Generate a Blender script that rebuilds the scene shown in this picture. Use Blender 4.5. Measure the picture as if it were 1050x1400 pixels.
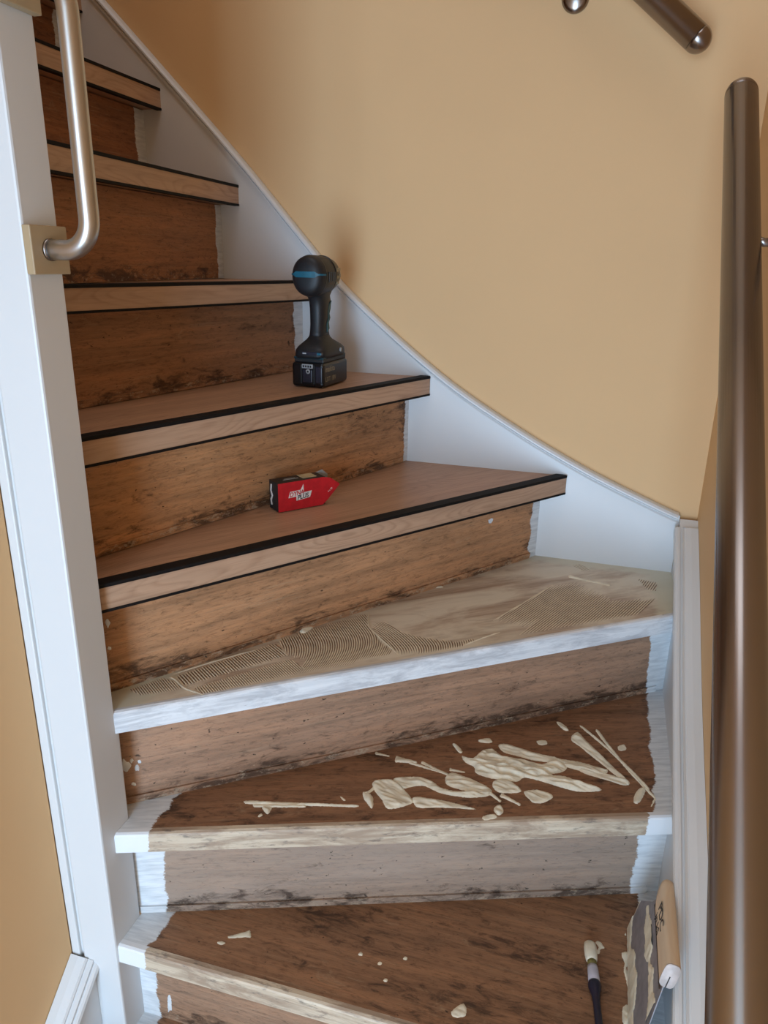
import bpy, bmesh, math, random
from mathutils import Matrix, Vector, noise as mnoise
random.seed(4)
S = bpy.context.scene
for o in list(bpy.data.objects): bpy.data.objects.remove(o)
COL = S.collection

# ------------------------------------------------------------ camera
F, PITCH, YAW, ROLL = 1006.65, 0.327063, 0.289266, -0.0199134
cp, sp, cy, sy = math.cos(PITCH), math.sin(PITCH), math.cos(YAW), math.sin(YAW)
fwd = Vector((-sy*cp, cy*cp, -sp)); rgt = Vector((cy, sy, 0)); dwn = fwd.cross(rgt)
r2 = math.cos(ROLL)*rgt + math.sin(ROLL)*dwn; d2 = -math.sin(ROLL)*rgt + math.cos(ROLL)*dwn
cam = bpy.data.cameras.new('camera'); camo = bpy.data.objects.new('camera', cam); COL.objects.link(camo)
camo.matrix_world = Matrix(((r2.x, -d2.x, -fwd.x, 0), (r2.y, -d2.y, -fwd.y, 0), (r2.z, -d2.z, -fwd.z, 0), (0, 0, 0, 1)))
cam.sensor_fit = 'VERTICAL'; cam.sensor_height = 36.0; cam.lens = F*36.0/1400.0; cam.clip_start = 0.02
S.camera = camo

# ------------------------------------------------------------ world, daylight, added fill, exposure
W = bpy.data.worlds.new('world'); S.world = W; W.use_nodes = True
bg = W.node_tree.nodes['Background']; bg.inputs[0].default_value = (0.75, 0.86, 1.0, 1); bg.inputs[1].default_value = 0.6
def area(name, loc, target, sx, sz, power, color):
    l = bpy.data.lights.new(name, 'AREA'); l.shape = 'RECTANGLE'; l.size = sx; l.size_y = sz; l.energy = power; l.color = color
    o = bpy.data.objects.new(name, l); COL.objects.link(o); o.location = loc
    o.rotation_euler = (Vector(target)-Vector(loc)).to_track_quat('-Z', 'Y').to_euler(); return o
area('daylight_front_door', (-0.245, -1.71, -0.72), (-0.245, 0, -0.72), 0.74, 2.1, 70, (0.50, 0.735, 1.0))
area('fill_landing', (-0.50, 0.62, 2.32), (-0.50, 0.66, 0), 1.2, 1.1, 12, (0.86, 0.92, 1.0))  # added overhead fill, no known source; lifts tread tops and upper steps
S.view_settings.view_transform = 'Standard'; S.view_settings.look = 'None'
S.view_settings.gamma = 1.0; S.view_settings.use_curve_mapping = False
S.view_settings.exposure = 0.10

# ------------------------------------------------------------ helpers
WM = {}
def put(o, parent=None, M=None):
    M = M or Matrix.Identity(4)
    COL.objects.link(o)
    if parent is not None:
        o.parent = parent; o.matrix_parent_inverse = WM[parent.name].inverted()
    o.matrix_basis = M; WM[o.name] = M
    return o
def tag(o, label=None, cat=None, group=None, kind=None):
    if label: o['label'] = label
    if cat: o['category'] = cat
    if group: o['group'] = group
    if kind: o['kind'] = kind
    return o
def empty(name, loc, label, cat, rot=None, M=None):
    o = bpy.data.objects.new(name, None); o.empty_display_size = 0.05
    put(o, None, M or (Matrix.Translation(loc) @ (rot or Matrix.Identity(4)))); return tag(o, label, cat)
def mesh(name, verts, faces, mat, parent=None, M=None, smooth=False, local=False):
    """verts are given in M-local space when local else in world space"""
    me = bpy.data.meshes.new(name); M = M or Matrix.Identity(4)
    if not local:
        Mi = M.inverted(); verts = [Mi @ Vector(v) for v in verts]
    me.from_pydata([tuple(v) for v in verts], [], faces); 
    bm = bmesh.new(); bm.from_mesh(me); bmesh.ops.recalc_face_normals(bm, faces=bm.faces); bm.to_mesh(me); bm.free()
    if smooth:
        for p in me.polygons: p.use_smooth = True
    me.materials.append(mat)
    return put(bpy.data.objects.new(name, me), parent, M)
def bmobj(name, bm, mat, parent=None, M=None, smooth=False):
    me = bpy.data.meshes.new(name); bmesh.ops.recalc_face_normals(bm, faces=bm.faces); bm.to_mesh(me); bm.free()
    if smooth:
        for p in me.polygons: p.use_smooth = True
    me.materials.append(mat); return put(bpy.data.objects.new(name, me), parent, M)
def bevel(bm, w, seg=2, edges=None):
    bmesh.ops.bevel(bm, geom=edges or bm.edges[:], offset=w, segments=seg, affect='EDGES', profile=0.5)
def boxbm(x0, x1, y0, y1, z0, z1, bm=None, bev=0, seg=2):
    b = bmesh.new()
    v = [b.verts.new(p) for p in ((x0,y0,z0),(x1,y0,z0),(x1,y1,z0),(x0,y1,z0),(x0,y0,z1),(x1,y0,z1),(x1,y1,z1),(x0,y1,z1))]
    for f in ((0,3,2,1),(4,5,6,7),(0,1,5,4),(1,2,6,5),(2,3,7,6),(3,0,4,7)): b.faces.new([v[i] for i in f])
    if bev: bevel(b, bev, seg)
    if bm is None: return b
    me = bpy.data.meshes.new('tmp'); b.to_mesh(me); b.free(); bm.from_mesh(me); bpy.data.meshes.remove(me); return bm
def box(name, x0, x1, y0, y1, z0, z1, mat, parent=None, M=None, bev=0):
    return bmobj(name, boxbm(x0, x1, y0, y1, z0, z1, None, bev), mat, parent, M)
def prism(name, poly, lo, hi, axis, mat, parent=None, M=None, bev=0, smooth=False):
    """poly in the plane normal to axis, extruded lo..hi; coords M-local"""
    def P(a, b, c): return {'z': (a, b, c), 'y': (a, c, b), 'x': (c, a, b)}[axis]
    bm = bmesh.new()
    A = [bm.verts.new(P(a, b, lo)) for a, b in poly]; B = [bm.verts.new(P(a, b, hi)) for a, b in poly]
    n = len(poly); bm.faces.new(A); bm.faces.new(B[::-1])
    for i in range(n): bm.faces.new((A[i], A[(i+1) % n], B[(i+1) % n], B[i]))
    if bev: bevel(bm, bev)
    return bmobj(name, bm, mat, parent, M, smooth)
def sweep(name, path, prof, frame, mat, parent=None, M=None, closed_prof=True, smooth=False):
    """profile points (a,b) placed at every path point with frame(i)->(A,B) vectors"""
    bm = bmesh.new(); rings = []
    for i, p in enumerate(path):
        A, B = frame(i); rings.append([bm.verts.new(Vector(p)+A*a+B*b) for a, b in prof])
    n = len(prof)
    for r0, r1 in zip(rings, rings[1:]):
        for j in range(n): bm.faces.new((r0[j], r0[(j+1) % n], r1[(j+1) % n], r1[j]))
    bm.faces.new(rings[0][::-1]); bm.faces.new(rings[-1])
    return bmobj(name, bm, mat, parent, M, smooth)
def tube(name, path, rad, mat, parent=None, M=None, seg=20, dome=(False, False)):
    """round tube along a polyline, optionally with domed ends; rad scalar or list"""
    path = [Vector(p) for p in path]; n = len(path)
    rads = list(rad) if isinstance(rad, (list, tuple)) else [rad]*n
    def dm(p, d, r):
        return [(p + d*r*math.sin(a), max(r*math.cos(a), 1e-4)) for a in [math.pi/2*k/7 for k in range(1, 8)]]
    pts = list(zip(path, rads))
    if dome[0]: pts = dm(path[0], (path[0]-path[1]).normalized(), rads[0])[::-1] + pts
    if dome[1]: pts = pts + dm(path[-1], (path[-1]-path[-2]).normalized(), rads[-1])
    bm = bmesh.new(); rings = []; up = None
    for i, (p, r) in enumerate(pts):
        t = (pts[min(i+1, len(pts)-1)][0]-pts[max(i-1, 0)][0]).normalized()
        if up is None: up = t.orthogonal().normalized()
        up = (up - t*up.dot(t)).normalized(); q = t.cross(up)
        rings.append([bm.verts.new(p + (up*math.cos(2*math.pi*j/seg)+q*math.sin(2*math.pi*j/seg))*r) for j in range(seg)])
    for a, b in zip(rings, rings[1:]):
        for j in range(seg): bm.faces.new((a[j], a[(j+1) % seg], b[(j+1) % seg], b[j]))
    bm.faces.new(rings[0][::-1]); bm.faces.new(rings[-1])
    return bmobj(name, bm, mat, parent, M, True)
def loft(name, secs, mat, parent=None, M=None, axis='z', seg=28, subd=False):
    """superellipse sections (t, ca, cb, ra, rb, n) along axis; a,b = the two other axes in order"""
    bm = bmesh.new(); rings = []
    for t, ca, cb, ra, rb, n in secs:
        ring = []
        for j in range(seg):
            th = 2*math.pi*j/seg; c, s = math.cos(th), math.sin(th)
            a = ca + ra*math.copysign(abs(c)**(2/n), c); b = cb + rb*math.copysign(abs(s)**(2/n), s)
            ring.append(bm.verts.new({'z': (a, b, t), 'x': (t, a, b), 'y': (a, t, b)}[axis]))
        rings.append(ring)
    for a, b in zip(rings, rings[1:]):
        for j in range(seg): bm.faces.new((a[j], a[(j+1) % seg], b[(j+1) % seg], b[j]))
    bm.faces.new(rings[0][::-1]); bm.faces.new(rings[-1])
    return bmobj(name, bm, mat, parent, M, True)
def textmesh(name, body, size, mat, parent, M, shear=0.0, ext=0.0002, offset=0.0, align='LEFT', xs=1.0):
    cu = bpy.data.curves.new(name, 'FONT'); cu.body = body; cu.size = size; cu.shear = shear; cu.extrude = ext; cu.offset = offset
    cu.align_x = align; cu.resolution_u = 3
    t = bpy.data.objects.new('tmp_text', cu); COL.objects.link(t)
    dg = bpy.context.evaluated_depsgraph_get(); me = bpy.data.meshes.new_from_object(t.evaluated_get(dg))
    bpy.data.objects.remove(t); me.name = name
    for v in me.vertices: v.co.x *= xs
    me.materials.clear(); me.materials.append(mat)
    return put(bpy.data.objects.new(name, me), parent, M)

# ------------------------------------------------------------ materials
def srgb(r, g, b):
    f = lambda c: (c/255/12.92 if c/255 <= .04045 else ((c/255+.055)/1.055)**2.4)
    return (f(r), f(g), f(b), 1.0)
class NT:
    def __init__(s, name):
        s.m = bpy.data.materials.new(name); s.m.use_nodes = True; s.t = s.m.node_tree; s.n = s.t.nodes; s.b = s.n['Principled BSDF']
        s.co = s.n.new('ShaderNodeTexCoord').outputs['Object']
    def lk(s, a, sock):
        if hasattr(a, 'links'): s.t.links.new(a, sock)
        elif hasattr(a, '__len__') and sock.type == 'VECTOR': sock.default_value = tuple(a)[:3]
        else: sock.default_value = a
    def mp(s, scale=(1,1,1), loc=(0,0,0), rot=(0,0,0), co=None):
        n = s.n.new('ShaderNodeMapping'); s.lk(co or s.co, n.inputs[0]); n.inputs[1].default_value = loc; n.inputs[2].default_value = rot; n.inputs[3].default_value = scale; return n.outputs[0]
    def noise(s, co=None, scale=5, detail=3, rough=.55, dist=0):
        n = s.n.new('ShaderNodeTexNoise'); s.lk(co or s.co, n.inputs['Vector']); n.inputs['Scale'].default_value = scale
        n.inputs['Detail'].default_value = detail; n.inputs['Roughness'].default_value = rough; n.inputs['Distortion'].default_value = dist; return n.outputs[0]
    def wave(s, co=None, scale=5, dist=2, detail=2, dscale=1, dirn='Y'):
        n = s.n.new('ShaderNodeTexWave'); n.bands_direction = dirn; s.lk(co or s.co, n.inputs['Vector']); n.inputs['Scale'].default_value = scale
        n.inputs['Distortion'].default_value = dist; n.inputs['Detail'].default_value = detail; n.inputs['Detail Scale'].default_value = dscale; return n.outputs[1]
    def ramp(s, fac, stops, interp='LINEAR'):
        n = s.n.new('ShaderNodeValToRGB'); s.lk(fac, n.inputs[0]); e = n.color_ramp.elements; n.color_ramp.interpolation = interp
        while len(e) < len(stops): e.new(0.5)
        for i, (p, c) in enumerate(stops):
            e[i].position = p; e[i].color = c if hasattr(c, '__len__') else (c, c, c, 1)
        return n.outputs[0]
    def mix(s, fac, a, b, mode='MIX'):
        n = s.n.new('ShaderNodeMix'); n.data_type = 'RGBA'; n.blend_type = mode
        s.lk(fac, n.inputs[0]); s.lk(a, n.inputs[6]); s.lk(b, n.inputs[7]); return n.outputs[2]
    def math(s, op, a, b=0.0, c=0.0):
        n = s.n.new('ShaderNodeMath'); n.operation = op
        for i, v in enumerate((a, b, c)): s.lk(v, n.inputs[i])
        return n.outputs[0]
    def sep(s, co=None):
        n = s.n.new('ShaderNodeSeparateXYZ'); s.lk(co or s.co, n.inputs[0]); return n.outputs
    def wpos(s): return s.sep(s.n.new('ShaderNodeNewGeometry').outputs['Position'])
    def step(s, v, lo, hi):                       # smooth 0..1 between lo and hi (hi may be below lo)
        n = s.n.new('ShaderNodeMapRange'); n.interpolation_type = 'SMOOTHSTEP'; s.lk(v, n.inputs[0])
        if lo < hi: a, b, c, d = lo, hi, 0, 1
        else: a, b, c, d = hi, lo, 1, 0
        for i, q in zip((1, 2, 3, 4), (a, b, c, d)): n.inputs[i].default_value = q
        return n.outputs[0]
    def bump(s, h, strength=.3, dist=.001):
        n = s.n.new('ShaderNodeBump'); n.inputs['Strength'].default_value = strength; n.inputs['Distance'].default_value = dist
        s.lk(h, n.inputs['Height']); s.t.links.new(n.outputs[0], s.b.inputs['Normal'])
    def out(s, col=None, rough=.5, metal=0, spec=.5):
        if col is not None: s.lk(col, s.b.inputs['Base Color'])
        s.lk(rough, s.b.inputs['Roughness']); s.b.inputs['Metallic'].default_value = metal
        s.b.inputs['Specular IOR Level'].default_value = spec; return s.m

def paint(name, col, rough, nscale=60, amt=.04, bump=.15):
    t = NT(name); n = t.noise(scale=nscale, detail=4); big = t.noise(scale=2.5, detail=2)
    c2 = tuple(x*(1-amt*2) for x in col[:3])+(1,)
    t.bump(n, bump, .0008); return t.out(t.mix(t.ramp(big, [(.35, 0.), (.65, 1.)]), col, c2), rough)
M_WALL = paint('yellow_wall_paint', srgb(221, 182, 134), .75, 180, .02, .12)
M_WHITE = paint('white_gloss_paint', srgb(214, 215, 216), .38, 25, .015, .04)
M_CEIL = paint('ceiling_paint', srgb(225, 222, 215), .9)
M_FLOOR = paint('hall_floor', srgb(150, 135, 120), .6)
M_BEIGE = paint('beige_mount_paint', srgb(172, 150, 118), .5, 40, .02, .05)
def plain(name, col, rough=.5, metal=0, bump=0, bs=300, spec=.5):
    t = NT(name)
    n = t.noise(scale=bs, detail=3)
    c2 = tuple(x*.8 for x in col[:3])+(1,)
    if bump: t.bump(n, bump, .0006)
    return t.out(t.mix(t.ramp(t.noise(scale=bs*.2), [(.4, 0.), (.62, 1.)]), col, c2), rough, metal, spec)
def steel(name, col, axis, rough=.3):
    t = NT(name); n = t.noise(scale=14, detail=2)
    if axis == 'z':                                   # turned and polished around the tube: highlights stretch along it
        tg = t.n.new('ShaderNodeTangent'); tg.direction_type = 'RADIAL'; tg.axis = 'Z'
        t.t.links.new(tg.outputs[0], t.b.inputs['Tangent'])
        t.b.inputs['Anisotropic'].default_value = .8; t.b.inputs['Anisotropic Rotation'].default_value = .25
    return t.out(t.mix(n, col, tuple(x*.94 for x in col[:3])+(1,)), rough, 1.0)
M_STEEL = steel('brushed_steel', srgb(150, 142, 138), 'z', .27)
M_STEELB = steel('satin_steel', srgb(196, 196, 196), '', .30)
M_BLACK = plain('black_rubber', srgb(15, 11, 10), .7, spec=.25)
M_GLUE = None
def glue(name, col, rough=.45):
    t = NT(name); n = t.noise(t.mp((60, 260, 200)), scale=1, detail=3); n2 = t.noise(scale=45, detail=3)
    t.bump(t.math('ADD', n, n2), .35, .0012)
    dk = tuple(x*.80 for x in col[:3])+(1,)
    return t.out(t.mix(t.ramp(n2, [(.35, 0.), (.7, 1.)]), col, dk), rough)
M_GLUE = glue('cream_adhesive', srgb(236, 228, 206))
M_RIDGE = glue('combed_adhesive', srgb(228, 216, 192), .6)
M_GROOVE = plain('scraped_wood', srgb(128, 104, 84), .6)

def oak(name, seed, base=(192, 150, 120), dark=(128, 90, 66)):
    t = NT(name); o = (seed*3.1, seed*1.7, seed*.9)
    g = t.noise(t.mp((2.2, 30, 30), o), scale=1, detail=5, rough=.6, dist=.3)
    big = t.noise(t.mp((3.2, 16, 16), o), scale=1, detail=1, rough=.4)            # cathedral figure: contour lines of a slow field
    rings = t.math('FRACT', t.math('MULTIPLY', big, 19.))
    f = t.noise(t.mp((9, 330, 330), o), scale=1, detail=3, rough=.7)
    br = t.noise(t.mp((6, 60, 60), o), scale=1, detail=3)
    c = t.mix(t.ramp(g, [(.3, 0.), (.7, 1.)]), srgb(*base), srgb(*[int(x*.86) for x in base]))
    ln = t.math('MULTIPLY', t.ramp(rings, [(.0, 1.), (.30, .15), (.80, 0.), (1., .9)]), t.ramp(br, [(.35, .15), (.65, .75)]))
    c = t.mix(t.math('MULTIPLY', ln, .62), c, srgb(*dark))
    c = t.mix(t.math('MULTIPLY', t.ramp(f, [(.5, 0.), (.75, 1.)]), .45), c, srgb(*dark))
    t.bump(f, .15, .0004)
    return t.out(c, .42)

def old_wood(name, seed, L, axis, base, dark=(52, 34, 24), pale=(176, 150, 120), H=.15, wl=0., wr=0., stain=.6, grey=0., res=.35, rough=.62, lw=.06):
    """old stripped wood: x along the board; axis 'z' = riser (z up), 'y' = tread (y back)"""
    t = NT(name); o = (seed*2.3, seed*4.1, seed*1.3)
    xs = t.sep(); across = xs[2] if axis == 'z' else xs[1]
    g = t.noise(t.mp((3.5, 70, 70), o), scale=1, detail=6, rough=.65, dist=.4)
    f = t.noise(t.mp((14, 420, 420), o), scale=1, detail=4, rough=.7)
    bl = t.noise(t.mp((5, 14, 14), o), scale=1, detail=4, rough=.6)
    md = t.noise(t.mp((22, 60, 60), o), scale=1, detail=6, rough=.7, dist=.6)
    b = srgb(*base); bd = tuple(x*.55 for x in b[:3])+(1,); br = (min(b[0]*1.35, 1), b[1]*1.28, b[2]*1.2, 1)
    c = t.ramp(g, [(.25, bd), (.5, b), (.78, br)])
    c = t.mix(t.math('MULTIPLY', t.ramp(bl, [(.45, 0.), (.72, 1.)]), .55), c, bd)
    c = t.mix(t.math('MULTIPLY', t.ramp(f, [(.52, 0.), (.72, 1.)]), .45), c, bd)
    ov = t.noise(t.mp((40, 190, 190), (seed*7., 3, 2)), scale=1, detail=8, rough=.8, dist=.5)
    c = t.mix(.75, c, t.ramp(ov, [(.30, srgb(118, 112, 108)), (.5, srgb(255, 255, 255)), (.72, srgb(255, 255, 255))]), 'MULTIPLY')
    sc = t.noise(t.mp((7, 180, 180), (seed*3., 8, 2), (.05, .12, .12)), scale=1, detail=4, rough=.8)
    c = t.mix(t.math('MULTIPLY', t.ramp(sc, [(.58, 0.), (.68, 1.)]), .30), c, srgb(*pale))
    if grey:
        gr = t.noise(t.mp((3, 10, 10), (seed, 7, 3)), scale=1, detail=3)
        c = t.mix(t.math('MULTIPLY', t.ramp(gr, [(.3, .35), (.6, 1.)]), grey), c, srgb(160, 142, 128))
    # old glue residue: pale scuffs, then dark stains of irregular outline, heaviest along the lower/back joint and at the ends
    pn = t.noise(t.mp((16, 34, 34), (seed*5., 2, 9)), scale=1, detail=7, rough=.75, dist=.8)
    c = t.mix(t.math('MULTIPLY', t.ramp(pn, [(.60, 0.), (.70, 1.)]), res), c, srgb(*pale))
    if axis == 'z':
        wgt = t.math('MULTIPLY', t.step(across, .055, .0), t.ramp(t.noise(t.mp((7, 7, 7), (seed, 5, 5)), scale=1, detail=2), [(.35, .45), (.6, 1.)]))
        wgt = t.math('MAXIMUM', wgt, t.math('MULTIPLY', t.step(xs[0], L-.06, L-.005), .9))
        wgt = t.math('MAXIMUM', wgt, t.math('MULTIPLY', t.step(xs[0], lw, .0), .9))
    else:
        wx = t.wpos()[0]; wgt = t.math('MAXIMUM', t.step(wx, -.616+.09, -.616+.02), t.math('MAXIMUM', t.step(wx, .175-.07, .175-.01), .36))
    sm = t.math('ADD', md, t.math('MULTIPLY_ADD', wgt, .26, -.20))
    sm = t.math('ADD', sm, t.math('MULTIPLY_ADD', bl, .60, -.29))
    c = t.mix(t.math('MULTIPLY', t.ramp(sm, [(.45, 0.), (.60, 1.)]), stain), c, srgb(*dark))
    if axis == 'z':
        cr = t.noise(t.mp((60, 120, 120), (seed*9., 4, 1)), scale=1, detail=6, rough=.8)
        cw = t.math('ADD', cr, t.math('MULTIPLY_ADD', t.step(across, .045, .0), .16, -.13))
        c = t.mix(t.math('MULTIPLY', t.ramp(cw, [(.56, 0.), (.63, 1.)]), .55), c, srgb(188, 170, 146))
    sp = t.noise(t.mp((90, 130, 130), (seed, seed, 1)), scale=1, detail=2)
    c = t.mix(t.math('MULTIPLY', t.ramp(sp, [(.70, 0.), (.75, 1.)]), .8), c, srgb(30, 20, 15))
    rg = rough
    if wl or wr:
        e = t.noise(t.mp((160, 260, 260), (seed, 1, 4)), scale=1, detail=5, rough=.8)
        e2 = t.noise(t.mp((6, 22, 22), (seed, 3, 4)), scale=1, detail=2)
        off = t.math('ADD', t.math('MULTIPLY_ADD', e, .016, -.008), t.math('MULTIPLY_ADD', e2, .030, -.015))
        px, xa, xb = xs[0], 0., L
        if axis == 'y': px, xa, xb = t.wpos()[0], -.616, .175
        xx = t.math('ADD', px, off); m = None
        if wl: m = t.step(xx, xa+wl+.0015, xa+wl-.0015)
        if wr:
            k = t.step(xx, xb-wr-.0015, xb-wr+.0015); m = k if m is None else t.math('MAXIMUM', m, k)
        wn = t.noise(t.mp((20, 160, 160)), scale=1, detail=3)
        c = t.mix(m, c, t.ramp(wn, [(.3, srgb(196, 200, 204)), (.6, srgb(224, 227, 230))]))
        rg = t.math('MULTIPLY_ADD', m, -.15, rough)
    t.bump(t.math('ADD', g, t.math('MULTIPLY', f, .6)), .5, .0012)
    return t.out(c, rg, 0, .35)
def stripped(name, seed, L, wl=.045, wr=.04, white=0.):
    """sanded pale nosing with grey and brown remnants, white-painted ends; or a fully painted nosing with worn patches"""
    t = NT(name); xs = t.sep()
    g = t.noise(t.mp((4, 160, 160), (seed, 2, 0)), scale=1, detail=5, rough=.65)
    p = t.noise(t.mp((9, 50, 50), (seed*2, 1, 5)), scale=1, detail=6, rough=.7, dist=.5)
    p2 = t.noise(t.mp((26, 90, 90), (seed*3, 1, 5)), scale=1, detail=5, rough=.7)
    if white:
        c = t.ramp(g, [(.3, srgb(205, 208, 212)), (.65, srgb(228, 230, 233))])
        c = t.mix(t.math('MULTIPLY', t.ramp(p, [(.44, 0.), (.60, 1.)]), .6), c, srgb(158, 160, 166))
        c = t.mix(t.math('MULTIPLY', t.ramp(p2, [(.64, 0.), (.72, 1.)]), .6), c, srgb(112, 96, 84))
    else:
        c = t.ramp(g, [(.3, srgb(178, 158, 136)), (.65, srgb(212, 197, 174))])
        c = t.mix(t.math('MULTIPLY', t.ramp(p, [(.42, 0.), (.58, 1.)]), .75), c, srgb(146, 122, 102))
        c = t.mix(t.math('MULTIPLY', t.ramp(p2, [(.55, 0.), (.66, 1.)]), .7), c, srgb(98, 88, 82))
        e = t.noise(t.mp((60, 120, 120)), scale=1, detail=4); off = t.math('MULTIPLY_ADD', e, .02, -.01); xx = t.math('ADD', t.wpos()[0], off)
        m = t.math('MAXIMUM', t.step(xx, -.616+wl+.001, -.616+wl-.001), t.step(xx, .175-wr-.001, .175-wr+.001))
        c = t.mix(m, c, srgb(226, 229, 233))
    t.bump(p2, .3, .0008)
    return t.out(c, .55)
def glue_wood(name):
    """tread with a thin film of adhesive over the old wood"""
    t = NT(name)
    g = t.noise(t.mp((4, 60, 60)), scale=1, detail=5, rough=.65); f = t.noise(t.mp((12, 320, 320)), scale=1, detail=3)
    c = t.ramp(g, [(.28, srgb(152, 131, 113)), (.55, srgb(188, 169, 150)), (.8, srgb(208, 194, 175))])
    c = t.mix(t.math('MULTIPLY', t.ramp(f, [(.5, 0.), (.75, 1.)]), .4), c, srgb(92, 72, 58))
    p = t.noise(t.mp((5, 16, 16), (3, 1, 0), (0, 0, -.35)), scale=1, detail=5, rough=.6, dist=.5)
    c = t.mix(t.math('MULTIPLY', t.ramp(p, [(.42, 0.), (.60, 1.)]), .8), c, srgb(222, 214, 196))
    xs = t.sep(); e = t.noise(t.mp((30, 30, 30)), scale=1, detail=4)
    m = t.math('ADD', t.wpos()[0], t.math('MULTIPLY_ADD', e, .05, -.025))
    c = t.mix(t.math('MULTIPLY', t.math('MAXIMUM', t.step(m, .125, .15), t.step(m, -.575, -.60)), .9), c, srgb(206, 202, 182))
    yb = t.math('ADD', t.wpos()[1], t.math('MULTIPLY_ADD', e, .06, -.03))
    c = t.mix(t.math('MULTIPLY', t.step(yb, 1.505, 1.53), .85), c, srgb(208, 203, 184))
    t.bump(p, .3, .001)
    return t.out(c, .55)

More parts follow.
